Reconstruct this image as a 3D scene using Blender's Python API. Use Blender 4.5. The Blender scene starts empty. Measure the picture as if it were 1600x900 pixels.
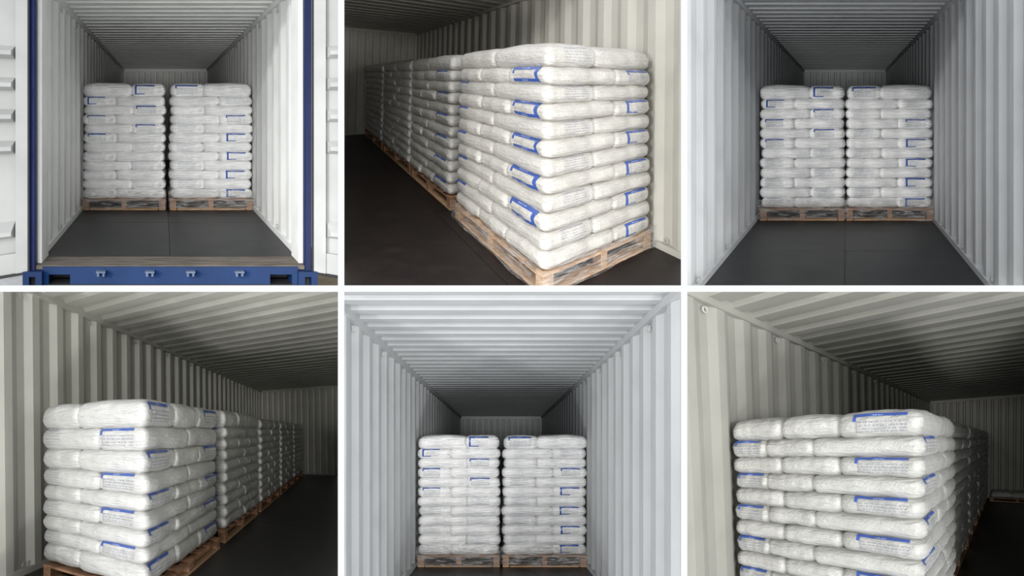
import bpy, bmesh, math, random
from mathutils import Vector, Matrix, noise
sc = bpy.context.scene
col = sc.collection

# ---------------------------------------------------------------- camera, sky, light, exposure
FP = 800.0                       # focal length in pixels of the 1600 px wide frame
EYE = Vector((0.0, 0.0, 8.0))
cd = bpy.data.cameras.new('camera'); cam = bpy.data.objects.new('camera', cd); col.objects.link(cam)
cd.sensor_width = 36.0; cd.lens = 36.0 * FP / 1600.0; cd.clip_end = 200
cam.location = EYE; cam.rotation_euler = (math.pi / 2, 0, 0)
sc.camera = cam
w = bpy.data.worlds.new('overcast_sky'); sc.world = w; w.use_nodes = True
bg = w.node_tree.nodes['Background']; bg.inputs[0].default_value = (0.97, 0.985, 1.0, 1); bg.inputs[1].default_value = 1.2
# added fill lamps behind the viewer, one aimed into each container to brighten it
for u, v, power in ((255, 130, 98), (610, 150, 42), (1320, 125, 105), (430, 690, 80), (783, 680, 72), (1500, 690, 190)):
    sd = bpy.data.lights.new('daylight_fill', 'AREA'); fill = bpy.data.objects.new('daylight_fill', sd); col.objects.link(fill)
    d = Vector(((u - 800) / FP, 1.0, (450 - v) / FP)); sd.shape = 'RECTANGLE'; sd.size = 5.0; sd.size_y = 3.4; sd.spread = math.radians(24)
    if u == 1500: sd.size = 8.0; sd.spread = math.radians(30)
    sd.energy = power; sd.color = (1.0, 0.985, 0.96); fill.location = EYE - d * 20; fill.rotation_euler = d.to_track_quat('-Z', 'Y').to_euler()
sc.cycles.diffuse_bounces = 8; sc.cycles.max_bounces = 14; sc.cycles.transparent_max_bounces = 12
sc.view_settings.view_transform = 'Standard'; sc.view_settings.look = 'None'
sc.view_settings.gamma = 1; sc.view_settings.use_curve_mapping = False
sc.view_settings.exposure = -0.25

# ---------------------------------------------------------------- materials
def new_mat(name):
    m = bpy.data.materials.new(name); m.use_nodes = True
    nt = m.node_tree; return m, nt, nt.nodes['Principled BSDF']
def noise_mat(name, c1, c2, scale=3.0, rough=0.5, bump=0.0, bscale=40.0, spec=0.5, stretch=(1, 1, 1), metal=0.0, coat=0.0, contrast=(0.35, 0.65)):
    m, nt, b = new_mat(name); N = nt.nodes.new; L = nt.links.new
    tc = N('ShaderNodeTexCoord'); mp = N('ShaderNodeMapping'); mp.inputs['Scale'].default_value = stretch
    L(tc.outputs['Object'], mp.inputs['Vector'])
    n = N('ShaderNodeTexNoise'); n.inputs['Scale'].default_value = scale; n.inputs['Detail'].default_value = 5
    L(mp.outputs[0], n.inputs['Vector'])
    r = N('ShaderNodeValToRGB'); r.color_ramp.elements[0].position = contrast[0]; r.color_ramp.elements[1].position = contrast[1]
    r.color_ramp.elements[0].color = (*c1, 1); r.color_ramp.elements[1].color = (*c2, 1)
    L(n.outputs[0], r.inputs[0]); L(r.outputs[0], b.inputs['Base Color'])
    b.inputs['Roughness'].default_value = rough; b.inputs['Specular IOR Level'].default_value = spec
    b.inputs['Metallic'].default_value = metal; b.inputs['Coat Weight'].default_value = coat; b.inputs['Coat Roughness'].default_value = 0.12
    if bump:
        n2 = N('ShaderNodeTexNoise'); n2.inputs['Scale'].default_value = bscale; n2.inputs['Detail'].default_value = 4; n2.inputs['Distortion'].default_value = 0.6
        L(mp.outputs[0], n2.inputs['Vector']); bp = N('ShaderNodeBump'); bp.inputs['Strength'].default_value = bump; bp.inputs['Distance'].default_value = 0.01
        L(n2.outputs[0], bp.inputs['Height']); L(bp.outputs[0], b.inputs['Normal'])
    return m
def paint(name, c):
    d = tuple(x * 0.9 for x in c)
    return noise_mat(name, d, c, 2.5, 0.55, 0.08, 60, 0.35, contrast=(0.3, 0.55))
M = {}
M['film_floor'] = noise_mat('black_plywood', (0.012, 0.012, 0.012), (0.022, 0.021, 0.020), 6, 0.42, 0.06, 30, 0.4)
M['slate_floor'] = noise_mat('slate_plywood', (0.008, 0.009, 0.0095), (0.016, 0.017, 0.018), 4, 0.42, 0.06, 30, 0.3)
M['deep_floor'] = noise_mat('dark_brown_plywood', (0.007, 0.004, 0.0035), (0.013, 0.008, 0.007), 5, 0.5, 0.06, 30, 0.25)
M['screw'] = noise_mat('screw_steel', (0.01, 0.01, 0.01), (0.02, 0.02, 0.02), 5, 0.5)
M['blue'] = noise_mat('blue_paint', (0.004, 0.020, 0.075), (0.006, 0.027, 0.095), 4, 0.5, 0.05, 40, 0.18)
M['navy'] = noise_mat('navy_paint', (0.003, 0.008, 0.045), (0.004, 0.011, 0.060), 4, 0.5, 0, 40, 0.2)
M['rubber'] = noise_mat('black_rubber', (0.006, 0.006, 0.006), (0.012, 0.012, 0.012), 9, 0.6)
M['dark'] = noise_mat('dark_steel', (0.008, 0.009, 0.012), (0.015, 0.016, 0.02), 9, 0.7)
M['bluegrey'] = noise_mat('worn_blue_steel', (0.05, 0.08, 0.15), (0.09, 0.12, 0.19), 20, 0.5)
M['door'] = noise_mat('white_door_paint', (0.35, 0.36, 0.355), (0.40, 0.41, 0.405), 3, 0.45, 0.04, 40, contrast=(0.3, 0.6))
M['threshold'] = noise_mat('worn_threshold', (0.085, 0.074, 0.06), (0.155, 0.138, 0.117), 9, 0.8, 0.2, 60, 0.2, stretch=(0.4, 3, 1))
M['wood'] = noise_mat('pallet_pine', (0.22, 0.115, 0.065), (0.37, 0.21, 0.125), 5, 0.75, 0.25, 60, 0.3, stretch=(1.5, 1.5, 6))
M['wood_light'] = noise_mat('pale_pallet_pine', (0.40, 0.24, 0.13), (0.56, 0.37, 0.22), 5, 0.7, 0.25, 60, 0.3, stretch=(1.5, 1.5, 6))
M['steel'] = noise_mat('lashing_steel', (0.35, 0.35, 0.33), (0.5, 0.5, 0.48), 12, 0.4)
M['gravel'] = noise_mat('pale_concrete_ground', (0.42, 0.43, 0.45), (0.55, 0.56, 0.58), 12, 0.9, 0.2, 50)
M['dust'] = noise_mat('dusty_joint', (0.14, 0.13, 0.12), (0.22, 0.21, 0.19), 9, 0.9)
M['sand'] = noise_mat('sandy_ground', (0.70, 0.56, 0.40), (0.82, 0.70, 0.53), 12, 0.9, 0.2, 50)

def sack_mat(name, c1, c2, wr=0.75):
    m, nt, b = new_mat(name); N = nt.nodes.new; L = nt.links.new
    tc = N('ShaderNodeTexCoord')
    n = N('ShaderNodeTexNoise'); n.inputs['Scale'].default_value = 5; n.inputs['Detail'].default_value = 4
    L(tc.outputs['Object'], n.inputs['Vector'])
    r = N('ShaderNodeValToRGB'); r.color_ramp.elements[0].position = 0.35; r.color_ramp.elements[1].position = 0.6
    r.color_ramp.elements[0].color = (*c1, 1); r.color_ramp.elements[1].color = (*c2, 1)
    L(n.outputs[0], r.inputs[0]); L(r.outputs[0], b.inputs['Base Color'])
    b.inputs['Roughness'].default_value = 0.36; b.inputs['Specular IOR Level'].default_value = 0.5
    b.inputs['Coat Weight'].default_value = 0.35; b.inputs['Coat Roughness'].default_value = 0.16
    u = N('ShaderNodeUVMap'); mp = N('ShaderNodeMapping'); mp.inputs['Scale'].default_value = (5, 46, 1) if wr > 0.9 else (6, 30, 1); L(u.outputs[0], mp.inputs[0])
    a = N('ShaderNodeTexNoise'); a.inputs['Scale'].default_value = 1.0; a.inputs['Detail'].default_value = 5; a.inputs['Distortion'].default_value = 1.2
    L(mp.outputs[0], a.inputs['Vector'])
    mp2 = N('ShaderNodeMapping'); mp2.inputs['Scale'].default_value = (26, 30, 1); mp2.inputs['Rotation'].default_value = (0, 0, 0.3); L(u.outputs[0], mp2.inputs[0])
    v = N('ShaderNodeTexNoise'); v.inputs['Scale'].default_value = 1.0; v.inputs['Detail'].default_value = 3; v.inputs['Distortion'].default_value = 2.0
    L(mp2.outputs[0], v.inputs['Vector'])
    mm = N('ShaderNodeMath'); mm.operation = 'MULTIPLY_ADD'; L(a.outputs[0], mm.inputs[0]); mm.inputs[1].default_value = 1.0
    m2 = N('ShaderNodeMath'); m2.operation = 'MULTIPLY'; L(v.outputs[0], m2.inputs[0]); m2.inputs[1].default_value = 0.35; L(m2.outputs[0], mm.inputs[2])
    bp = N('ShaderNodeBump'); bp.inputs['Strength'].default_value = wr; bp.inputs['Distance'].default_value = 0.022
    L(mm.outputs[0], bp.inputs['Height']); L(bp.outputs[0], b.inputs['Normal']); L(bp.outputs[0], b.inputs['Coat Normal'])
    return m
M['sack'] = sack_mat('white_polythene', (0.50, 0.50, 0.485), (0.57, 0.57, 0.555))
M['sack_ivory'] = sack_mat('ivory_polythene', (0.47, 0.455, 0.425), (0.54, 0.525, 0.49))
M['sack_cream'] = sack_mat('cream_polythene', (0.37, 0.37, 0.35), (0.44, 0.44, 0.42))
M['sack_cool'] = sack_mat('milky_polythene', (0.72, 0.73, 0.735), (0.90, 0.905, 0.90), 1.0)

def label_mat(name, kind):
    """print of a sack label: blue bands, a notched ribbon end and lines of small grey type"""
    m, nt, b = new_mat(name); N = nt.nodes.new; L = nt.links.new
    u = N('ShaderNodeUVMap'); s = N('ShaderNodeSeparateXYZ'); L(u.outputs[0], s.inputs[0]); U, V = s.outputs[0], s.outputs[1]
    def mth(op, a, b_=None, c=None):
        n = N('ShaderNodeMath'); n.operation = op
        for i, x in enumerate((a, b_, c)):
            if x is None: continue
            if isinstance(x, (int, float)): n.inputs[i].default_value = x
            else: L(x, n.inputs[i])
        return n.outputs[0]
    def box(u0, u1, v0, v1):
        return mth('MULTIPLY', mth('MULTIPLY', mth('GREATER_THAN', U, u0), mth('LESS_THAN', U, u1)), mth('MULTIPLY', mth('GREATER_THAN', V, v0), mth('LESS_THAN', V, v1)))
    def dashes(fu, fv, thr, seed):
        cb = N('ShaderNodeCombineXYZ'); L(mth('MULTIPLY', U, fu), cb.inputs[0]); L(mth('FLOOR', mth('MULTIPLY', V, fv)), cb.inputs[1]); cb.inputs[2].default_value = seed
        n = N('ShaderNodeTexNoise'); n.inputs['Scale'].default_value = 1; n.inputs['Detail'].default_value = 1; L(cb.outputs[0], n.inputs['Vector'])
        return mth('MULTIPLY', mth('GREATER_THAN', n.outputs[0], thr), mth('GREATER_THAN', mth('FRACT', mth('MULTIPLY', V, fv)), 0.45))
    band = box(0.04, 0.97, 0.78, 0.96)
    if kind == 'framed':
        notch = mth('MULTIPLY', mth('ABSOLUTE', mth('SUBTRACT', V, 0.5)), 0.18)      # ribbon end, cut to a swallow tail
        rb = mth('MULTIPLY', mth('GREATER_THAN', U, mth('ADD', notch, 0.80)), mth('LESS_THAN', U, mth('ADD', notch, 0.89)))
        rb = mth('MULTIPLY', rb, box(0, 1, 0.06, 0.96))
        blue = mth('MAXIMUM', mth('MAXIMUM', box(0.04, 0.95, 0.74, 0.96), box(0.10, 0.88, 0.10, 0.30)), mth('MAXIMUM', rb, box(0.04, 0.10, 0.55, 0.96)))
        white = mth('MULTIPLY', box(0.30, 0.60, 0.80, 0.90), dashes(60, 9, 0.5, 1.0))
        white = mth('MAXIMUM', white, mth('MULTIPLY', box(0.40, 0.6, 0.15, 0.25), dashes(60, 9, 0.5, 2.0)))
        grey = mth('MULTIPLY', box(0.12, 0.8, 0.33, 0.5), dashes(40, 8, 0.55, 4.0))
    elif kind == 'corner':
        blue = mth('MAXIMUM', mth('MAXIMUM', box(0.04, 0.96, 0.78, 0.96), box(0.04, 0.13, 0.08, 0.96)), box(0.04, 0.5, 0.04, 0.14))
        white = mth('MULTIPLY', box(0.30, 0.60, 0.80, 0.90), dashes(60, 9, 0.5, 1.0))
        grey = mth('MULTIPLY', box(0.2, 0.92, 0.12, 0.6), dashes(34, 7, 0.5, 4.0))
    elif kind == 'band':
        blue = mth('MAXIMUM', band, box(0.04, 0.10, 0.56, 0.96))
        white = mth('MULTIPLY', box(0.38, 0.58, 0.79, 0.91), dashes(60, 8, 0.5, 1.0))
        grey = mth('MULTIPLY', box(0.1, 0.98, 0.03, 0.62), dashes(30, 7, 0.47, 4.0))
        grey = mth('MAXIMUM', grey, box(0.1, 0.125, 0.03, 0.6)); 
    else:
        blue = mth('MULTIPLY', box(0.04, 0.8, 0.86, 0.93), 0.35); white = box(2, 3, 2, 3)
        grey = mth('MULTIPLY', box(0.03, 0.97, 0.05, 0.8), dashes(26, 7, 0.45, 4.0))
    def mix(fac, a, c):
        n = N('ShaderNodeMix'); n.data_type = 'RGBA'
        if isinstance(fac, (int, float)): n.inputs[0].default_value = fac
        else: L(fac, n.inputs[0])
        if isinstance(a, tuple): n.inputs[6].default_value = (*a, 1)
        else: L(a, n.inputs[6])
        n.inputs[7].default_value = (*c, 1); return n.outputs[2]
    c = mix(1.0, (0.62, 0.62, 0.62), (0.16, 0.18, 0.28))
    c = mix(blue, c, (0.035, 0.090, 0.36)); c = mix(mth('MULTIPLY', white, 0.6), c, (0.7, 0.74, 0.85))
    L(c, b.inputs['Base Color']); b.inputs['Roughness'].default_value = 0.38; b.inputs['Coat Weight'].default_value = 0.3; b.inputs['Coat Roughness'].default_value = 0.15
    ink = mth('MINIMUM', mth('MAXIMUM', mth('MULTIPLY', blue, 0.93), mth('MULTIPLY', grey, 0.22 if kind == 'faint' else 0.34)), 1.0)
    out = nt.nodes['Material Output']; t = N('ShaderNodeBsdfTransparent'); ms = N('ShaderNodeMixShader')
    L(ink, ms.inputs[0]); L(t.outputs[0], ms.inputs[1]); L(b.outputs[0], ms.inputs[2]); L(ms.outputs[0], out.inputs['Surface'])
    return m
for k in ('framed', 'corner', 'band', 'faint'): M['print_' + k] = label_mat('label_print_' + k, k)

def film_mat():
    m = bpy.data.materials.new('clear_stretch_film'); m.use_nodes = True; nt = m.node_tree; nt.nodes.clear(); N = nt.nodes.new; L = nt.links.new
    out = N('ShaderNodeOutputMaterial'); t = N('ShaderNodeBsdfTransparent'); p = N('ShaderNodeBsdfPrincipled')
    p.inputs['Base Color'].default_value = (0.5, 0.49, 0.48, 1); p.inputs['Roughness'].default_value = 0.2
    u = N('ShaderNodeUVMap'); mp = N('ShaderNodeMapping'); mp.inputs['Scale'].default_value = (3, 22, 1); mp.inputs['Rotation'].default_value = (0, 0, 0.12); L(u.outputs[0], mp.inputs[0])
    n = N('ShaderNodeTexNoise'); n.inputs['Scale'].default_value = 1.0; n.inputs['Detail'].default_value = 4; n.inputs['Distortion'].default_value = 2.5; L(mp.outputs[0], n.inputs['Vector'])
    r = N('ShaderNodeValToRGB'); r.color_ramp.elements[0].position = 0.42; r.color_ramp.elements[0].color = (0.10,) * 3 + (1,); r.color_ramp.elements[1].position = 0.66; r.color_ramp.elements[1].color = (0.6,) * 3 + (1,)
    L(n.outputs[0], r.inputs[0]); mx = N('ShaderNodeMixShader'); L(r.outputs[0], mx.inputs[0]); L(t.outputs[0], mx.inputs[1]); L(p.outputs[0], mx.inputs[2])
    bp = N('ShaderNodeBump'); bp.inputs['Strength'].default_value = 0.8; bp.inputs['Distance'].default_value = 0.03; L(n.outputs[0], bp.inputs['Height']); L(bp.outputs[0], p.inputs['Normal'])
    L(mx.outputs[0], out.inputs[0]); return m
M['film'] = film_mat()

# ---------------------------------------------------------------- the six container bays
class Bay:
    """one container; its coordinates: x across, y into the container, z up from the plywood floor"""
    def __init__(s, cx, cy, f, yaw, pitch, roll, X0, Z0, lim):
        s.f, s.cx, s.cy, s.lim = f, cx, cy, lim
        R = Matrix(((math.cos(yaw), -math.sin(yaw), 0), (math.sin(yaw), math.cos(yaw), 0), (0, 0, 1)))
        P = Matrix(((1, 0, 0), (0, math.cos(pitch), -math.sin(pitch)), (0, math.sin(pitch), math.cos(pitch))))
        Q = Matrix(((math.cos(roll), 0, math.sin(roll)), (0, 1, 0), (-math.sin(roll), 0, math.cos(roll))))
        A = Matrix(((1, (cx - 800) / f, 0), (0, FP / f, 0), (0, (450 - cy) / f, 1)))
        s.M = A @ Q @ P @ R; s.o = Vector((X0, 0, Z0))
        x0, x1, y0, y1 = lim
        s.planes = [Vector((-1, (x0 - 800) / FP, 0)), Vector((1, -(x1 - 800) / FP, 0)), Vector((0, -(450 - y0) / FP, 1)), Vector((0, (450 - y1) / FP, -1)), Vector((0, -1, 0))]
    def w(s, p): return EYE + s.M @ (Vector(p) - s.o)
    def px(s, p):
        q = s.w(p) - EYE; return 800 + FP * q.x / q.y, 450 - FP * q.z / q.y
    def at(s, u, v, z=0.0):              # the point at height z seen at a place of the photograph
        d = s.M.inverted() @ Vector(((u - 800) / FP, 1, (450 - v) / FP)); t = (z - s.o.z) / d.z
        return s.o + d * t

OBJ = []
def finish(name, bm, mat, bay, parent=None, origin=None, trim=False, uv=False, kind=None, smooth=False):
    """bm is in bay coordinates; make one mesh object with its origin at `origin`"""
    if bay:
        og = bay.w(origin) if origin is not None else (parent['_og'] if parent is not None and '_og' in parent else bay.w((0, 0, 0)))
        og = Vector(og)
        for v in bm.verts: v.co = bay.w(v.co)
        if trim:
            for i, n in enumerate(bay.planes):
                d0 = 0.35 if i == 4 else 0.0
                pt = EYE + Vector((0, d0, 0))
                if any((v.co - pt).dot(n) > 1e-6 for v in bm.verts):
                    r = bmesh.ops.bisect_plane(bm, geom=bm.verts[:] + bm.edges[:] + bm.faces[:], plane_co=pt, plane_no=n, clear_outer=True)
                    if trim == 'solid':
                        es = [e for e in r['geom_cut'] if isinstance(e, bmesh.types.BMEdge) and e.is_boundary]
                        if es: bmesh.ops.holes_fill(bm, edges=es, sides=0)
            if not bm.faces: bm.free(); return None
        for v in bm.verts: v.co = v.co - og
    else: og = Vector(origin or (0, 0, 0))
    me = bpy.data.meshes.new(name); bm.to_mesh(me); bm.free()
    if smooth:
        for p in me.polygons: p.use_smooth = True
    me.materials.append(mat)
    o = bpy.data.objects.new(name, me); col.objects.link(o)
    if parent is not None:
        o.parent = parent; o.location = og - Vector(parent['_og'])
    else: o.location = og
    o['_og'] = tuple(og)
    if kind: o['kind'] = kind
    OBJ.append(o); return o
def tag(o, label, cat, group=None):
    o['label'] = label; o['category'] = cat
    if group: o['group'] = group
    return o
def empty(name, bay, origin):
    o = bpy.data.objects.new(name, None); col.objects.link(o); og = bay.w(origin); o.location = og; o['_og'] = tuple(og); o.empty_display_size = 0.1; OBJ.append(o); return o
def box(bm, x0, x1, y0, y1, z0, z1, bev=0.0):
    vs = [bm.verts.new((x, y, z)) for x in (x0, x1) for y in (y0, y1) for z in (z0, z1)]
    fs = [bm.faces.new([vs[i] for i in f]) for f in ((0, 1, 3, 2), (4, 6, 7, 5), (0, 4, 5, 1), (2, 3, 7, 6), (0, 2, 6, 4), (1, 5, 7, 3))]
    if bev: bmesh.ops.bevel(bm, geom=list({e for f in fs for e in f.edges}), offset=bev, segments=1, affect='EDGES')
def strip(bm, prof, fn, a, b_, n=1):
    """extrude profile points along t; fn(p, t) gives the point"""
    rows = [[bm.verts.new(fn(p, a + (b_ - a) * i / n)) for p in prof] for i in range(n + 1)]
    for i in range(n):
        for j in range(len(prof) - 1): bm.faces.new((rows[i][j], rows[i][j + 1], rows[i + 1][j + 1], rows[i + 1][j]))
def corr(y0, y1, pitch, depth, flat_in, flat_out, phase=0.0):
    """trapezoid corrugation: (distance along, depth) points; depth 0 = inner face"""
    sl = (1 - flat_in - flat_out) / 2 * pitch; out = []; y = y0 - phase
    while y < y1:
        for dy, d in ((0, 0), (flat_in * pitch, 0), (flat_in * pitch + sl, depth), (flat_in * pitch + sl + flat_out * pitch, depth)): out.append((y + dy, d))
        y += pitch
    return [(min(max(a, y0), y1), d) for a, d in out]
def ring(bm, c, r, t, axis='x', seg=10):
    rows = []
    for i in range(seg):
        a = 2 * math.pi * i / seg; row = []
        for j in range(5):
            b_ = 2 * math.pi * j / 5; rr = r + t * math.cos(b_); q = t * math.sin(b_)
            p = (q, rr * math.cos(a), rr * math.sin(a)) if axis == 'x' else (rr * math.cos(a), q, rr * math.sin(a))
            row.append(bm.verts.new((c[0] + p[0], c[1] + p[1], c[2] + p[2])))
        rows.append(row)
    for i in range(seg):
        for j in range(5): bm.faces.new((rows[i][j], rows[(i + 1) % seg][j], rows[(i + 1) % seg][(j + 1) % 5], rows[i][(j + 1) % 5]))

def shell(bay, P, xl, xr, ya, yb, H, floor_m, wl=True, wr=True, ceil=True, pitch=0.278, cp=0.178, back_pitch=0.17, seams=(), cuts=(), phase=0.0, cphase=0.0, rings=True, xfl=None, xfr=None, screws=False, seam_m=None):
    xfl = xl if xfl is None else xfl; xfr = xr if xfr is None else xfr
    fl = bmesh.new(); box(fl, xfl - 0.04, xfr + 0.04, ya, yb + 0.04, -0.06, -0.008 if seam_m else -0.028)
    f = finish('floor', fl, seam_m or M['dark'], bay, trim='solid', kind='structure')
    ys = [ya] + list(seams) + [yb]; xs = [xfl - 0.03] + list(cuts) + [xfr + 0.03]
    for i in range(len(ys) - 1):
        for j in range(len(xs) - 1):
            b = bmesh.new(); box(b, xs[j] + 0.002, xs[j + 1] - 0.002, ys[i] + (0.005 if seam_m and i else 0.002), ys[i + 1] - 0.002, -0.007 if seam_m else -0.027, random.uniform(-0.0015, 0))
            finish('plywood_sheet', b, floor_m, bay, f, trim='solid')
    if screws:
        b = bmesh.new()
        for yy in [ya + 0.3 + 0.3 * k for k in range(int((yb - ya) / 0.3))]:
            for xx in [xfl + 0.12 + 0.42 * k for k in range(6)]:
                if random.random() < 0.6: bmesh.ops.create_circle(b, cap_ends=True, segments=8, radius=0.008, matrix=Matrix.Translation((xx + random.uniform(-.04, .04), yy + random.uniform(-.1, .1), 0.001)))
        finish('floor_screws', b, M['screw'], bay, f, trim=True, kind='stuff')
    for side, on, x in (('left', wl, xl), ('right', wr, xr)):
        if not on: continue
        sg = -1 if side == 'left' else 1
        b = bmesh.new(); pr = corr(ya, yb + 0.1, pitch, 0.036, 0.26, 0.26, phase)
        strip(b, pr, lambda p, t: (x + sg * (p[1] + 0.0), p[0], t), 0.0, H + 0.0)
        wobj = finish('wall_' + side, b, P, bay, trim=True, kind='structure')
        if wobj is None: continue
        b = bmesh.new(); box(b, min(x - sg * 0.022, x + sg * 0.06), max(x - sg * 0.022, x + sg * 0.06), ya, yb, H - 0.085, H + 0.0)
        finish('top_rail', b, P, bay, wobj, trim='solid')
        b = bmesh.new(); box(b, min(x - sg * 0.012, x + sg * 0.05), max(x - sg * 0.012, x + sg * 0.05), ya, yb, -0.02, 0.055)
        finish('bottom_rail', b, P, bay, wobj, trim='solid')
        if rings:
            y = ya + pitch * 2.63 - phase
            while y < yb - 0.4:
                for z in (0.085, H - 0.13):
                    b = bmesh.new(); ring(b, (x + sg * 0.006, y, z), 0.021, 0.005); finish('lashing_ring', b, M['steel'], bay, wobj, trim=True)
                y += pitch * 3
    if ceil:
        b = bmesh.new(); pr = corr(ya, yb + 0.1, cp, -0.14 * cp, 0.38, 0.42, cphase)
        strip(b, pr, lambda p, t: (t, p[0], H + p[1] + 0.0), xl - 0.05, xr + 0.05)
        finish('ceiling', b, P, bay, trim=True, kind='structure')
    b = bmesh.new(); pr = corr(xl - 0.08, xr + 0.08, back_pitch, 0.03, 0.55, 0.15)
    strip(b, pr, lambda p, t: (p[0], yb + p[1], t), -0.05, H + 0.03)
    bw = finish('wall_back', b, P, bay, trim=True, kind='structure')
    b = bmesh.new(); box(b, xl, xr, yb - 0.02, yb + 0.02, H - 0.10, H - 0.005); finish('header', b, P, bay, bw, trim='solid')
    b = bmesh.new(); box(b, xl, xr, yb - 0.015, yb + 0.02, 0, 0.05); finish('bottom_rail', b, P, bay, bw, trim='solid')
    return f

def light_baffle(bay, P, side, ya, yb):
    """added sheet in place of an unseen container wall; blocks sky light from the side"""
    x0, x1, y0, y1 = bay.lim
    def wp(u, v, Y): return Vector(((u - 800) / FP * Y, Y, (450 - v) / FP * Y)) + EYE
    if side == 'left': a = (x0 - 2, y0 - 2), (x0 - 2, y1 + 2)
    elif side == 'right': a = (x1 + 2, y0 - 2), (x1 + 2, y1 + 2)
    elif side == 'top': a = (x0 - 2, y0 - 2), (x1 + 2, y0 - 2)
    else: a = (x0 - 2, y1 + 2), (x1 + 2, y1 + 2)
    b = bmesh.new(); vs = [b.verts.new(wp(*a[0], ya)), b.verts.new(wp(*a[1], ya)), b.verts.new(wp(*a[1], yb)), b.verts.new(wp(*a[0], yb))]; b.faces.new(vs)
    return finish('wall_' + {'left': 'left', 'right': 'right', 'top': 'upper', 'bottom': 'lower'}[side], b, P, None, kind='structure')  # named like a wall, but an added light-blocking sheet edge-on to the camera

# ---------------------------------------------------------------- sacks
def disp(p, a, b, h, seed, along):
    q = Vector(p) + Vector((seed * 7.3, seed * 3.1, seed * 1.7))
    d = 0.016 * noise.noise(q * 4.0)
    s = Vector((q.x * (5 if along else 16), q.y * (16 if along else 5), q.z * 42))
    d += 0.0075 * noise.noise(s) + 0.003 * noise.noise(s * 2.1)
    return d
def sack_shape(a, b, h, seed, dome=0.0, NS=18, NP=9):
    """closed pillow: half sizes a (x), b (y), full height h, origin at the middle of its base"""
    along = a >= b; rho = min(h * 0.52, 0.085); rc = 0.06
    def contour(d):
        A, B = a - d, b - d; r = max(min(rc, A * 0.9, B * 0.9) - d * 0.4, 0.012); pts = []
        for cx, cy, a0 in ((A - r, B - r, 0), (-A + r, B - r, 90), (-A + r, -B + r, 180), (A - r, -B + r, 270)):
            for k in range(5):
                t = math.radians(a0 + 22.5 * k); pts.append((cx + r * math.cos(t), cy + r * math.sin(t), math.cos(t), math.sin(t)))
        out = []
        n = len(pts)
        for i in range(n):
            p, q = pts[i], pts[(i + 1) % n]; out.append(p)
            if i % 5 == 4:
                m = NS if (i // 5) % 2 == (0 if along else 1) else max(8, NS // 2)
                m = NS if True else m
                for k in range(1, m):
                    t = k / m; out.append((p[0] + (q[0] - p[0]) * t, p[1] + (q[1] - p[1]) * t, p[2], p[3]))
        return out
    prof = []
    for k in range(NP + 1):
        f = math.radians(-90 + 180 * k / NP); prof.append((rho * (1 - abs(math.cos(f)) ** 0.75), 0.5 * h + 0.5 * h * math.copysign(abs(math.sin(f)) ** 0.9, math.sin(f)), math.cos(f), math.sin(f)))
    inner = [rho + 0.04, rho + 0.5 * (min(a, b) - rho)]
    prof = [(d, 0.0 if True else 0, 0, -1) for d in reversed(inner)] + prof + [(d, h, 0, 1) for d in inner]
    return contour, prof, along
def bulge(x, y, z, a, b, h, dome):
    fx = max(0, 1 - (x / a) ** 2); fy = max(0, 1 - (y / b) ** 2)
    zz = z / h
    return z + (dome * fx ** 0.5 * fy ** 0.5 + 0.012 * (fx * fy) ** 0.5 - 0.006) * zz
SACKS = {}
def sack_mesh(bay, bid, lx, ly, h, var, dome, mat, low=False):
    key = (bid, round(lx, 3), round(ly, 3), round(h, 3), var, round(dome, 3), low)
    if key in SACKS: return SACKS[key]
    a, b = lx / 2, ly / 2; seed = var * 1.37 + lx * 3 + bid
    contour, prof, along = sack_shape(a, b, h, seed, NS=4 if low else 18, NP=5 if low else 9)
    bm = bmesh.new(); uvl = bm.loops.layers.uv.new('UVMap'); rows = []; uvs = {}
    for (d, z, ch, cz) in prof:
        row = []; per = 0; last = None
        for (x, y, nx, ny) in contour(d):
            zz = bulge(x, y, z, a, b, h, dome)
            dd = disp((x, y, z), a, b, h, seed, along) if not (z <= 0.001) else 0
            if last: per += math.hypot(x - last[0], y - last[1])
            last = (x, y)
            v = bm.verts.new((x + nx * ch * dd, y + ny * ch * dd, zz + cz * dd * 0.6)); row.append(v); uvs[v] = (per, z + (d if z > h * 0.9 else 0))
        rows.append(row)
    for i in range(len(rows) - 1):
        n = len(rows[i])
        for j in range(n): bm.faces.new((rows[i][j], rows[i][(j + 1) % n], rows[i + 1][(j + 1) % n], rows[i + 1][j]))
    bm.faces.new(list(reversed(rows[0]))); bm.faces.new(rows[-1])
    for f in bm.faces:
        us = [uvs[l.vert] for l in f.loops]; mx = max(u[0] for u in us)
        for l, u in zip(f.loops, us): l[uvl].uv = (u[0] if mx - u[0] < 1.0 else mx, u[1])
    for v in bm.verts: v.co = bay.M @ v.co
    me = bpy.data.meshes.new('sack'); bm.to_mesh(me); bm.free()
    for p in me.polygons: p.use_smooth = True
    me.materials.append(mat); SACKS[key] = me; return me
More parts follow.
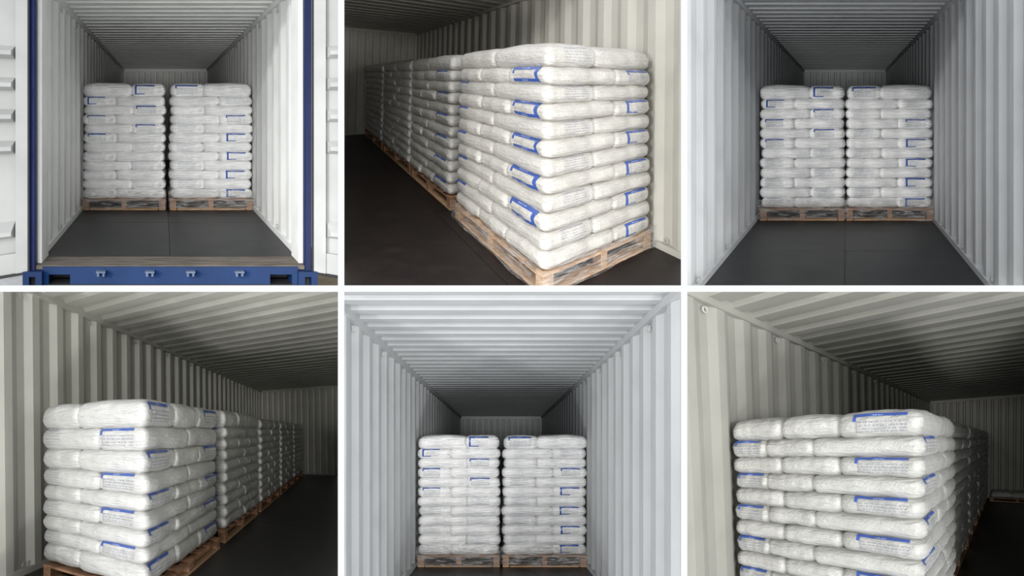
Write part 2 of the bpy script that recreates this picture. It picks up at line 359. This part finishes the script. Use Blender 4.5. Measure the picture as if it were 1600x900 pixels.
def label_mesh(bay, bid, lx, ly, h, var, dome, face, u0, u1, v0, v1, mat):
    a, b = lx / 2, ly / 2; seed = var * 1.37 + lx * 3 + bid; rho = min(h * 0.52, 0.085); along = a >= b
    bm = bmesh.new(); uvl = bm.loops.layers.uv.new('UVMap'); nu, nv = 14, 7; g = []
    for j in range(nv + 1):
        row = []
        fv = v0 + (v1 - v0) * j / nv; f = math.radians(-90 + 180 * fv)
        d = rho * (1 - abs(math.cos(f)) ** 0.75); z = 0.5 * h + 0.5 * h * math.copysign(abs(math.sin(f)) ** 0.9, math.sin(f))
        for i in range(nu + 1):
            s = u0 + (u1 - u0) * i / nu
            if face == 'front': x, y, nx, ny = -a + 2 * a * s, -(b - d), 0, -1
            elif face == 'left': x, y, nx, ny = -(a - d), b - 2 * b * s, -1, 0
            else: x, y, nx, ny = a - d, -b + 2 * b * s, 1, 0
            dd = disp((x, y, z), a, b, h, seed, along) + 0.003; zz = bulge(x, y, z, a, b, h, dome)
            v = bm.verts.new((x + nx * math.cos(f) * dd, y + ny * math.cos(f) * dd, zz + math.sin(f) * (dd * 0.6 + 0.001))); row.append(v)
        g.append(row)
    for j in range(nv):
        for i in range(nu):
            fc = bm.faces.new((g[j][i], g[j][i + 1], g[j + 1][i + 1], g[j + 1][i])); fc.smooth = True
            for l, (p, q) in zip(fc.loops, ((i, j), (i + 1, j), (i + 1, j + 1), (i, j + 1))): l[uvl].uv = (p / nu, q / nv)
    for v in bm.verts: v.co = bay.M @ v.co
    me = bpy.data.meshes.new('printed_label'); bm.to_mesh(me); bm.free(); me.materials.append(mat); return me
ORD = ['top', 'second', 'third', 'fourth', 'fifth', 'sixth', 'seventh', 'eighth', 'ninth', 'tenth', 'eleventh', 'twelfth', 'thirteenth']

# layer patterns: cells (x0, x1, y0, y1) in fractions, with the words that place a sack in its layer
A3 = [(0, .6, 0, 1/3, 'near left'), (0, .6, 1/3, 2/3, 'middle left'), (0, .6, 2/3, 1, 'rear left'), (.6, 1, 0, .5, 'near right'), (.6, 1, .5, 1, 'rear right')]
B3 = [(0, .4, 0, .5, 'near left'), (0, .4, .5, 1, 'rear left'), (.4, 1, 0, 1/3, 'near right'), (.4, 1, 1/3, 2/3, 'middle right'), (.4, 1, 2/3, 1, 'rear right')]
C3 = [(0, .32, 0, .55, 'near left'), (.32, .64, 0, .55, 'near middle'), (.64, 1, 0, .55, 'near right'), (.5, 1, .55, 1, 'rear right')]
D3 = [(0, .22, 0, .5, 'near left'), (.22, .5, 0, .5, 'near middle'), (.5, 1, 0, .37, 'near right'), (.5, 1, .37, .7, 'middle right'), (.5, 1, .7, 1, 'rear right')]

def stack(bay, bid, x0, x1, y0, y1, z0, ztop, n, odd, even, keep, where, group, labels, mat, low=None, top_extra=0.03, lean=(0, 0), wob=0.006, weights=None):
    """pile of sacks in n layers; keep(cell) says which sacks the photograph shows"""
    rnd = random.Random(bid * 100 + int(x0 * 10 + y0 * 10))
    hs = [1.0] * n; hs[0] = 1 + top_extra / 0.13
    if weights: hs = list(weights)
    tot = sum(hs); hh = [(ztop - z0) * q / tot for q in hs]; z = ztop; out = []
    for L in range(n):
        h = hh[L]; z -= h; cells = even if L % 2 else odd
        k = (1 - L / n); ox, oy = lean[0] * k, lean[1] * k
        for ci, (a, b, c, d, words) in enumerate(cells):
            if not keep((a, b, c, d)): continue
            cx = x0 + (x1 - x0) * (a + b) / 2 + ox + rnd.uniform(-wob, wob); cy = y0 + (y1 - y0) * (c + d) / 2 + oy + rnd.uniform(-wob, wob)
            lx = (x1 - x0) * (b - a) + 0.05; ly = (y1 - y0) * (d - c) + 0.05
            hj = h * 1.0 + 0.018; var = rnd.randrange(4) if low is None else 0; dome = 0.025 if L == 0 else 0.0
            me = sack_mesh(bay, bid, lx, ly, hj, var, dome, mat, low is not None)
            if low is not None:
                low.append((me, bay.w((cx, cy, z)))); continue
            o = bpy.data.objects.new('sack', me); col.objects.link(o); o.location = bay.w((cx, cy, z)); OBJ.append(o)
            has = []
            for (lf, lc, face, uu, vv, kind) in labels(L, (a, b, c, d), words):
                lm = label_mesh(bay, bid, lx, ly, hj, var, dome, face, uu[0], uu[1], vv[0], vv[1], M['print_' + kind])
                q = bpy.data.objects.new('printed_label', lm); col.objects.link(q); q.parent = o
                q['label'] = {'framed': 'blue framed print with notched end', 'corner': 'blue cornered print', 'band': 'blue band over small grey print', 'faint': 'faint grey print'}[kind]
                has.append(kind)
            blue = any(k_ != 'faint' for k_ in has)
            lay = ('bottom' if L == n - 1 else ORD[L]) + ' layer'
            tag(o, f"white sack {'with blue print, ' if blue else ''}{words} of {lay}, {where}", 'sack', group)
            out.append(o)
    return out

def pallet(bay, x0, x1, y0, y1, h, label, mat, group, along='x', trim=False):
    t = empty('pallet', bay, ((x0 + x1) / 2, (y0 + y1) / 2, 0)); tag(t, label, 'pallet', group)
    tr = 'solid' if trim else False
    def part(nm, *a, m=mat):
        b = bmesh.new(); box(b, *a, bev=0.002); finish(nm, b, m, bay, t, trim=tr)
    n = 7; wd = (y1 - y0)
    for i in range(n):
        yy = y0 + (wd - 0.095) * i / (n - 1); part('deck_board', x0, x1, yy, yy + 0.095, h - 0.02, h)
    bx = [(x0, x0 + 0.09), ((x0 + x1) / 2 - 0.035, (x0 + x1) / 2 + 0.035), (x1 - 0.09, x1)]
    by = [(y0, y0 + 0.1), ((y0 + y1) / 2 - 0.05, (y0 + y1) / 2 + 0.05), (y1 - 0.1, y1)]
    for a, b in bx: part('stringer_board', a, b, y0 + 0.003, y1 - 0.003, h - 0.038, h - 0.0205)
    for a, b in bx:
        for c, d in by: part('block', a + 0.002, b - 0.002, c + 0.002, d - 0.002, 0.0195, h - 0.0385)
    for c, d in by: part('bottom_board', x0 + 0.1, x1 - 0.1, c, d, 0.0, 0.019, m=M['wood_light'])
    for a, b in (bx[0], bx[2]): part('bottom_board', a, b, y0, y1, 0.0, 0.019, m=M['wood_light'])
    return t
def film(bay, x0, x1, y0, y1, z0, z1, label, sides='lfr', seed=0):
    """loose skirt of stretch film round the foot of a stack"""
    bm = bmesh.new(); uvl = bm.loops.layers.uv.new('UVMap'); pts = []
    path = []
    if 'l' in sides: path += [(x0, y1 - (y1 - y0) * k / 20) for k in range(20)]
    path += [(x0 + (x1 - x0) * k / 26, y0) for k in range(27)]
    if 'r' in sides: path += [(x1, y0 + (y1 - y0) * k / 20) for k in range(1, 21)]
    rows = []; per = 0
    for i, (x, y) in enumerate(path):
        if i: per += math.hypot(x - path[i - 1][0], y - path[i - 1][1])
        row = []
        for j in range(6):
            t = j / 5; q = noise.noise(Vector((per * 5, t * 2, seed))); q2 = noise.noise(Vector((per * 3, 5.5, seed)))
            e = 0.010 + 0.014 * (q + 0.6); zz = (z0 + 0.03 * (q2 + 0.3)) + (z1 + 0.02 * q - z0 - 0.03 * (q2 + 0.3)) * t
            cx = (x0 + x1) / 2; cy = (y0 + y1) / 2
            ex = e * (1 if x > cx else -1) if x in (x0, x1) else 0; ey = e * (-1 if y < cy else 1) if y in (y0, y1) else 0
            row.append((bm.verts.new((x + ex, y + ey, zz)), (per, t * 0.2)))
        rows.append(row)
    for i in range(len(rows) - 1):
        for j in range(5):
            c = (rows[i][j], rows[i + 1][j], rows[i + 1][j + 1], rows[i][j + 1]); f = bm.faces.new([q[0] for q in c]); f.smooth = True
            for l, q in zip(f.loops, c): l[uvl].uv = q[1]
    o = finish('stretch_film', bm, M['film'], bay, None, origin=((x0 + x1) / 2, y0, z0), trim=True)
    return tag(o, label, 'plastic film', 'stretch film round the pallets')

def far_sacks(items, label, mat):
    """sacks of the distant stacks, past the three hundred nearest, joined"""
    bm = bmesh.new(); og = items[0][1]
    for me, loc in items:
        tmp = bmesh.new(); tmp.from_mesh(me); bmesh.ops.translate(tmp, verts=tmp.verts, vec=loc - og); m2 = bpy.data.meshes.new('t'); tmp.to_mesh(m2); tmp.free(); bm.from_mesh(m2); bpy.data.meshes.remove(m2)
    me = bpy.data.meshes.new('distant_sacks'); bm.to_mesh(me); bm.free(); me.materials.append(mat)
    for p in me.polygons: p.use_smooth = True
    o = bpy.data.objects.new('distant_sacks', me); col.objects.link(o); o.location = og; o['kind'] = 'stuff'; OBJ.append(o)
    return tag(o, label, 'sacks')

G1, G2, G3, G4, G5 = 528, 538, 1064, 1074, None
T1, T2 = 446, 456
random.seed(4)
W2 = 1.175
def none(*a): return []
front = lambda c: c[2] == 0
VV = (0.30, 0.82)

# ------------------------------------------------ the three end-on bays
def end_on(bid, bay, P, xc, yf, yb, H, ya, z0, ztop, phrase, floor_m, xsl, xsr, lblcfg, **kw):
    shell(bay, P, xc - W2, xc + W2, ya, yb, H, floor_m, **kw)
    g = f'sacks in the {phrase}'
    def lab_left(L, c, words):
        if L % 2 == 0 and c[0] == .6: return [(0, 0, 'front', (0.12, 0.72), VV, 'corner' if L == 0 else ('band' if L < 5 else 'faint'))]
        if L % 2 == 1 and c[0] == 0: return [(0, 0, 'front', (0.14, 0.68), VV, 'corner' if L == 1 else ('band' if L < 6 else 'faint'))]
        return []
    def lab_right(L, c, words):
        if L == 0 and c[0] == 0: return [(0, 0, 'front', (0.12, 0.8), VV, 'band')]
        if L % 2 == 0 and c[0] == 0 and L > 3: return [(0, 0, 'front', (0.2, 0.75), VV, 'faint')]
        if L % 2 == 1 and c[0] == .6: return [(0, 0, 'front', (0.22, 0.80), VV, 'faint' if L == 1 else ('band' if L == 3 else 'corner'))]
        return []
    for side, (x0, x1), lab, od, ev in (('left', xsl, lab_left, A3, B3), ('right', xsr, lab_right, B3, A3)):
        stack(bay, bid, x0 + .02, x1 - .02, yf, yf + 1.38, z0, ztop, 12, od, ev, front, f'{side} stack, {phrase}', g, lab, M['sack_cool'], wob=0.012)
        pallet(bay, x0, x1, yf - .02, yf + 1.4, z0, f'wooden pallet under the {side} sack stack, {phrase}', M['wood'], 'pallets')
        film(bay, x0, x1, yf - .02, yf + 1.4, 0.01, z0 + 0.12, f'clear stretch film round the {side} pallet, {phrase}', 'r' if side == 'left' else 'l', bid + (side == 'left'))

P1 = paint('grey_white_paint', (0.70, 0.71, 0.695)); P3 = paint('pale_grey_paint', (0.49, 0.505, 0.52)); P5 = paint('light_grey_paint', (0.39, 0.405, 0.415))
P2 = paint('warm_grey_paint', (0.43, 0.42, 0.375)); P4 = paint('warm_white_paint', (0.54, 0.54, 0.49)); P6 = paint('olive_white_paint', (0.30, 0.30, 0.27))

bay1 = Bay(255, 176, 560, 0, 0, 0, 0, 1.33, (-60, G1, -40, T1))
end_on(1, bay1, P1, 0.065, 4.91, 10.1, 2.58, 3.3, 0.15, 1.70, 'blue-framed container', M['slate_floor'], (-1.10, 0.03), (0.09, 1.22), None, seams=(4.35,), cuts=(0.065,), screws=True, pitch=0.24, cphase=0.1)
bay3 = Bay(1320, 178, 560, 0, 0, 0, 0, 1.42, (G4, 1660, -40, T1))
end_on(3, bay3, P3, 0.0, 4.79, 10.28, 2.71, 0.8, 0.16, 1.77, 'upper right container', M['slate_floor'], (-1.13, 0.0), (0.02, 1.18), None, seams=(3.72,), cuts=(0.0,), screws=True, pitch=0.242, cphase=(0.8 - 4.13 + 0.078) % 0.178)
bay5 = Bay(783, 711, 560, 0, 0, 0, 0, 1.53, (G2, G3, T2, 940))
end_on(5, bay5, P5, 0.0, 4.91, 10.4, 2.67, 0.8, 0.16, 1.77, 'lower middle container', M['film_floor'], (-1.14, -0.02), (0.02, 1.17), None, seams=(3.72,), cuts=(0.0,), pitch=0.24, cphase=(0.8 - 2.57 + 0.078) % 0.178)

# ------------------------------------------------ outside of the blue-framed container
def B(*a, **k):
    b = bmesh.new(); box(b, *a, **k); return b
yo = 3.10; xi0, xi1 = 0.065 - 1.17, 0.065 + 1.16
finish('trim_1', B(xi0 - 0.055, xi0, yo, yo + 0.05, -0.05, 2.75, bev=0.006), M['navy'], bay1, trim='solid', kind='structure')
finish('trim_2', B(xi1, xi1 + 0.06, yo, yo + 0.05, -0.05, 2.75, bev=0.006), M['navy'], bay1, trim='solid', kind='structure')
finish('trim_3', B(xi0 - 0.02, xi0 + 0.035, yo + 0.06, yo + 0.24, 0.0, 2.7), P1, bay1, trim='solid', kind='structure')
finish('trim_4', B(xi1 - 0.03, xi1 + 0.02, yo + 0.06, yo + 0.24, 0.0, 2.7), P1, bay1, trim='solid', kind='structure')
finish('trim_5', B(xi0 - 0.02, xi1 + 0.02, yo + 0.01, yo + 0.2, -0.03, 0.004), M['threshold'], bay1, trim='solid', kind='structure')
b = bmesh.new()                                                    # sill with its two fork pockets left open
xa, xb = xi0 - 0.10, xi1 + 0.10
fp = [(0.065 - 1.055, 0.065 - 0.87), (0.065 + 0.86, 0.065 + 1.05)]
box(b, xa + 0.16, xb - 0.16, yo, yo + 0.14, -0.07, -0.004)
xs = [xa + 0.16, fp[0][0], fp[0][1], fp[1][0], fp[1][1], xb - 0.16]
for i in (0, 2, 4): box(b, xs[i], xs[i + 1], yo, yo + 0.14, -0.155, -0.07)
sill = finish('sill', b, M['blue'], bay1, trim='solid', kind='structure'); sill.name = 'trim_6'
finish('fork_pocket', B(fp[0][0], fp[0][1], yo + 0.13, yo + 0.15, -0.155, -0.07), M['dark'], bay1, sill, trim='solid')
finish('fork_pocket', B(fp[1][0], fp[1][1], yo + 0.13, yo + 0.15, -0.155, -0.07), M['dark'], bay1, sill, trim='solid')
finish('bottom_flange', B(xa + 0.16, xb - 0.16, yo - 0.005, yo + 0.14, -0.19, -0.155), M['dark'], bay1, sill, trim='solid')
for c in (0.065 - 0.60, 0.065 - 0.18, 0.065 + 0.17, 0.065 + 0.59):
    b = bmesh.new(); box(b, c - 0.04, c + 0.04, yo - 0.035, yo, -0.045, -0.03); box(b, c - 0.032, c - 0.014, yo - 0.03, yo, -0.075, -0.045); box(b, c + 0.014, c + 0.032, yo - 0.03, yo, -0.075, -0.045)
    finish('lock_keeper', b, M['bluegrey'], bay1, sill)
for s, x in ((1, xa), (-1, xb)):                                    # corner castings with their oval holes
    b = bmesh.new(); x1 = x + s * 0.165; lo, hi = min(x, x1), max(x, x1); c = (lo + hi) / 2 
    box(b, lo, hi, yo - 0.03, yo + 0.14, -0.052, -0.035); box(b, lo, c - 0.028, yo - 0.03, yo + 0.14, -0.19, -0.052); box(b, c + 0.028, hi, yo - 0.03, yo + 0.14, -0.19, -0.052)
    box(b, c - 0.028, c + 0.028, yo - 0.03, yo + 0.14, -0.078, -0.052)
    cc = finish('corner_casting', b, M['blue'], bay1, sill, trim='solid')
    finish('casting_hole', B(c - 0.028, c + 0.028, yo + 0.02, yo + 0.05, -0.19, -0.078), M['dark'], bay1, cc, trim='solid')
def door(nm, s, hx, hy):
    """door leaf swung out; local u runs from the hinge to the free edge, inner face seen"""
    ang = math.radians(24); du = Vector((s * math.cos(ang), -math.sin(ang), 0)); dn = Vector((-s * math.sin(ang), -math.cos(ang), 0))   # dn: towards the viewer
    def pt(u, n, z): return Vector((hx, hy, 0)) + du * u + dn * n + Vector((0, 0, z))
    def dbox(u0, u1, n0, n1, z0, z1, name, mat, parent=None):
        b = bmesh.new(); box(b, u0, u1, n0, n1, z0, z1)
        for v in b.verts: v.co = pt(*v.co)
        return finish(name, b, mat, bay1, parent, trim='solid', kind=None if parent else 'structure')
    W = 1.12
    d = dbox(0.0, W, -0.05, -0.02, -0.04, 2.7, nm, M['door'])
    dbox(0.0, 0.10, -0.02, 0.012, -0.04, 2.7, 'stile', M['door'], d); dbox(W - 0.12, W, -0.02, 0.012, -0.04, 2.7, 'stile', M['door'], d)
    dbox(0.0, W, -0.055, 0.016, -0.062, -0.04, 'gasket', M['rubber'], d)
    dbox(-0.012, 0.004, -0.055, 0.016, -0.06, 2.7, 'gasket', M['rubber'], d)
    dbox(0.10, W - 0.12, -0.02, 0.004, -0.04, 0.13, 'rail', M['door'], d)
    for zc, hh in ((2.50, .10), (1.80, .10), (1.53, .10), (1.26, .10), (0.99, .10), (0.27, .13)):
        b = bmesh.new(); z0, z1 = zc - 0.012, zc + hh
        u0, u1 = 0.10, W - 0.12
        P_ = [(-0.02, z0), (0.028, z0 + 0.03), (0.028, z0 + 0.065), (-0.02, z1)]
        vs = [[b.verts.new(pt(u0 + (0.035 if P_[k][0] > 0 else 0), P_[k][0], P_[k][1])) for k in range(4)], [b.verts.new(pt(u1 - (0.035 if P_[k][0] > 0 else 0), P_[k][0], P_[k][1])) for k in range(4)]]
        for k in range(3): b.faces.new((vs[0][k], vs[0][k + 1], vs[1][k + 1], vs[1][k]))
        b.faces.new(vs[0]); b.faces.new(vs[1]); finish('rib', b, M['door'], bay1, d, trim=True)
    return d
door('door_1', -1, xi0 - 0.065, yo + 0.0); door('door_2', 1, xi1 + 0.072, yo + 0.0)
b = bmesh.new(); vs = [b.verts.new(p) for p in ((-4, 0.5, -0.55), (-1.25, 0.5, -0.55), (-1.25, 5, -0.55), (-4, 5, -0.55))]; b.faces.new(vs)
finish('ground', b, M['gravel'], bay1, trim=True, kind='structure')
b = bmesh.new(); vs = [b.verts.new(p) for p in ((1.3, 0.5, -0.55), (4, 0.5, -0.55), (4, 5, -0.55), (1.3, 5, -0.55))]; b.faces.new(vs)
finish('ground', b, M['sand'], bay1, trim=True, kind='structure')

# ------------------------------------------------ oblique bays
bay2 = Bay(850, 110, 524, 0.6356, -0.022, 0.017, -0.255, 1.4815, (G2, G3, -40, T1))
XR = 2.35
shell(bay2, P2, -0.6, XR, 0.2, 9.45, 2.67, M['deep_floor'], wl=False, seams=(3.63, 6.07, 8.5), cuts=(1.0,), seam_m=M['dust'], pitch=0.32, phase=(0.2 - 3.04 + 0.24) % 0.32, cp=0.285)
xa, xb = 1.142, 2.27
def lab2(L, c, words):
    out = []
    if L % 2 == 1 and c[0] == 0 and c[2] == 0 and L < 11: out.append((0, 0, 'left', (0.14, 0.86), (0.24, 0.84), 'framed'))
    if L % 2 == 1 and c[0] == .6 and c[2] == 0: out.append((0, 0, 'front', (0.30, 0.88), VV, 'corner' if L > 1 else 'band'))
    if L % 2 == 0 and c[0] == 0 and c[2] > 0 and L > 1: out.append((0, 0, 'left', (0.02, 0.3), VV, 'band'))
    if L % 2 == 0 and c[0] == 0 and c[2] == 0: out.append((0, 0, 'front', (0.3, 0.85), VV, 'faint'))
    return out
aisleL = lambda c: c[0] == 0 or c[2] == 0
aisleR = lambda c: c[1] == 1 or c[2] == 0
stack(bay2, 2, xa, xb, 1.85, 3.37, 0.15, 1.70, 12, B3, A3, aisleL, 'nearest stack, upper middle container', 'sacks of the nearest stack, upper middle container', lab2, M['sack_ivory'], top_extra=0.02)
pallet(bay2, xa - .02, xb + .03, 1.83, 3.40, 0.15, 'pine pallet under the nearest stack, upper middle container', M['wood_light'], 'pallets', trim=True)
film(bay2, xa - .03, xb + .03, 1.82, 3.40, 0.0, 0.2, 'clear stretch film round the nearest pallet, upper middle container', 'l', 9)
def lab2b(L, c, words):
    if L % 2 == 1 and c[0] == 0 and c[2] == 0: return [(0, 0, 'left', (0.14, 0.8), VV, 'band')]
    return []
stack(bay2, 2, xa, xb, 3.62, 5.17, 0.15, 1.69, 12, B3, A3, aisleL, 'second stack, upper middle container', 'sacks of the second stack, upper middle container', lab2b, M['sack_ivory'], top_extra=0.02)
pallet(bay2, xa, xb, 3.60, 5.19, 0.15, 'wooden pallet under the second stack, upper middle container', M['wood'], 'pallets')
low = []
for i, (y0, y1) in enumerate(((5.27, 7.15), (7.3, 9.25))):
    stack(bay2, 2, xa, xb, y0, y1, 0.15, 1.70 - 0.01 * i, 12, B3, A3, aisleL, '', '', none, M['sack_ivory'], low=low)
    pallet(bay2, xa, xb, y0 - .02, y1 + .02, 0.15, f"wooden pallet under the {('third', 'fourth')[i]} stack, upper middle container", M['wood'], 'pallets')
far_sacks(low, 'white sacks of the farthest two stacks, upper middle container', M['sack'])

bay4 = Bay(264, 678, 505, -0.5205, 0, -0.0097, 2.61, 1.265, (-60, G1, T2, 940))
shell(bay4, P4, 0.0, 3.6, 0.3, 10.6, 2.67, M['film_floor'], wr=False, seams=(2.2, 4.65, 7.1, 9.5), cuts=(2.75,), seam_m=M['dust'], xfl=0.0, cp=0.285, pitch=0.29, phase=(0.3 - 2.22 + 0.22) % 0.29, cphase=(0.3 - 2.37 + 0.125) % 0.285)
def lab4(L, c, words):
    if L % 2 == 0 and c[0] == .4 and c[2] == 0: return [(0, 0, 'right', (0.1, 0.72), VV, 'band')]
    if L % 2 == 1 and c[0] == .6 and c[2] == 0: return [(0, 0, 'front', (0.08, 0.8), VV, 'band')]
    if L % 2 == 1 and c[0] == 0 and c[2] == 0: return [(0, 0, 'front', (0.06, 0.36), VV, 'faint')]
    if L % 2 == 0 and c[0] == .4 and c[2] > 0.5: return [(0, 0, 'right', (0.3, 0.95), VV, 'band')]
    return []
stack(bay4, 4, 0.21, 1.28, 1.95, 3.35, 0.135, 1.50, 9, B3, A3, aisleR, 'nearest stack, lower left container', 'sacks of the nearest stack, lower left container', lab4, M['sack'], weights=(.19, .175, .17, .15, .126, .14, .126, .118, .17))
pallet(bay4, 0.20, 1.32, 1.93, 3.36, 0.12, 'reddish wooden pallet under the nearest stack, lower left container', M['wood'], 'pallets')
def lab4b(L, c, words):
    if L % 2 == 1 and c[0] == .6 and c[2] == 0: return [(0, 0, 'front', (0.1, 0.8), VV, 'band')]
    return []
stack(bay4, 4, 0.21, 1.30, 3.56, 5.02, 0.15, 1.51, 10, B3, A3, aisleR, 'second stack, lower left container', 'sacks of the second stack, lower left container', lab4b, M['sack'], top_extra=0.05)
pallet(bay4, 0.20, 1.31, 3.54, 5.04, 0.15, 'wooden pallet under the second stack, lower left container', M['wood'], 'pallets')
low = []
for i, (y0, y1) in enumerate(((5.22, 6.70), (6.88, 8.35), (8.5, 10.0))):
    stack(bay4, 4, 0.21, 1.30, y0, y1, 0.15, 1.47, 11, B3, A3, aisleR, '', '', none, M['sack'], low=low)
    pallet(bay4, 0.20, 1.31, y0 - .02, y1 + .02, 0.15, f"wooden pallet under the {('third', 'fourth', 'fifth')[i]} stack, lower left container", M['wood'], 'pallets')
far_sacks(low, 'white sacks of the farthest three stacks, lower left container', M['sack'])

bay6 = Bay(1300, 720, 517.8, -0.4961, 0.053, -0.0214, 2.0502, 1.5223, (G4, 1660, T2, 940))
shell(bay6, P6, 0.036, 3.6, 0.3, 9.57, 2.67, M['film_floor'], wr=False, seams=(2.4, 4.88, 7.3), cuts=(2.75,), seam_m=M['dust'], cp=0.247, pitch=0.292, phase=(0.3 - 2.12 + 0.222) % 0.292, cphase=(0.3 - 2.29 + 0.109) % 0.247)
def lab6(L, c, words):
    if L % 2 == 0 and c[0] == .64: return [(0, 0, 'front', (0.2, 0.85), VV, 'band')]
    if L % 2 == 1 and c[0] == 0: return [(0, 0, 'front', (0.12, 0.85), VV, 'band')]
    if L % 2 == 1 and c[0] == .5 and c[2] == 0: return [(0, 0, 'right', (0.12, 0.72), VV, 'band')]
    return []
stack(bay6, 6, 0.075, 1.576, 2.0, 3.25, 0.147, 1.695, 12, C3, D3, lambda c: True, 'nearest stack, lower right container', 'sacks of the nearest stack, lower right container', lab6, M['sack_cream'], top_extra=0.02)
pallet(bay6, 0.07, 1.59, 1.98, 3.27, 0.147, 'wooden pallet under the nearest stack, lower right container', M['wood'], 'pallets')
low = []
for i, (y0, y1) in enumerate(((3.48, 4.9), (5.05, 6.35), (6.5, 7.8), (7.95, 9.2))):
    stack(bay6, 6, 0.10, 1.53, y0, y1, 0.15, 1.71, 12, B3, A3, aisleR, '', '', none, M['sack_cream'], low=low, top_extra=0.05)
    pallet(bay6, 0.10, 1.52, y0 - .02, y1 + .02, 0.15, f"wooden pallet under the {('second', 'third', 'fourth', 'fifth')[i]} stack, lower right container", M['wood'], 'pallets')
far_sacks(low, 'white sacks of the rear stacks, lower right container', M['sack'])
q = bay6.at(1548, 779, 0.0)
pallet(bay6, q.x, q.x + 1.2, q.y - 0.4, q.y + 0.6, 0.09, 'low pallet by the end wall, lower right container', M['wood'], 'pallets')
stack(bay6, 6, q.x + .03, q.x + 1.15, q.y - 0.38, q.y + 0.55, 0.09, 0.20, 1, B3, A3, lambda c: True, 'low pallet by end wall, lower right container', 'sacks on the low pallet by the end wall', none, M['sack_cream'])

# added unseen sheets that keep sky light out of the oblique bays
for by, P_, s_, ya, yb in ((bay2, P2, 'left', 4.0, 15), (bay4, P4, 'right', 4.0, 17), (bay6, P6, 'right', 4.0, 15.5)):
    light_baffle(by, P_, s_, ya, yb)

for o in bpy.data.objects:
    if '_og' in o: del o['_og']
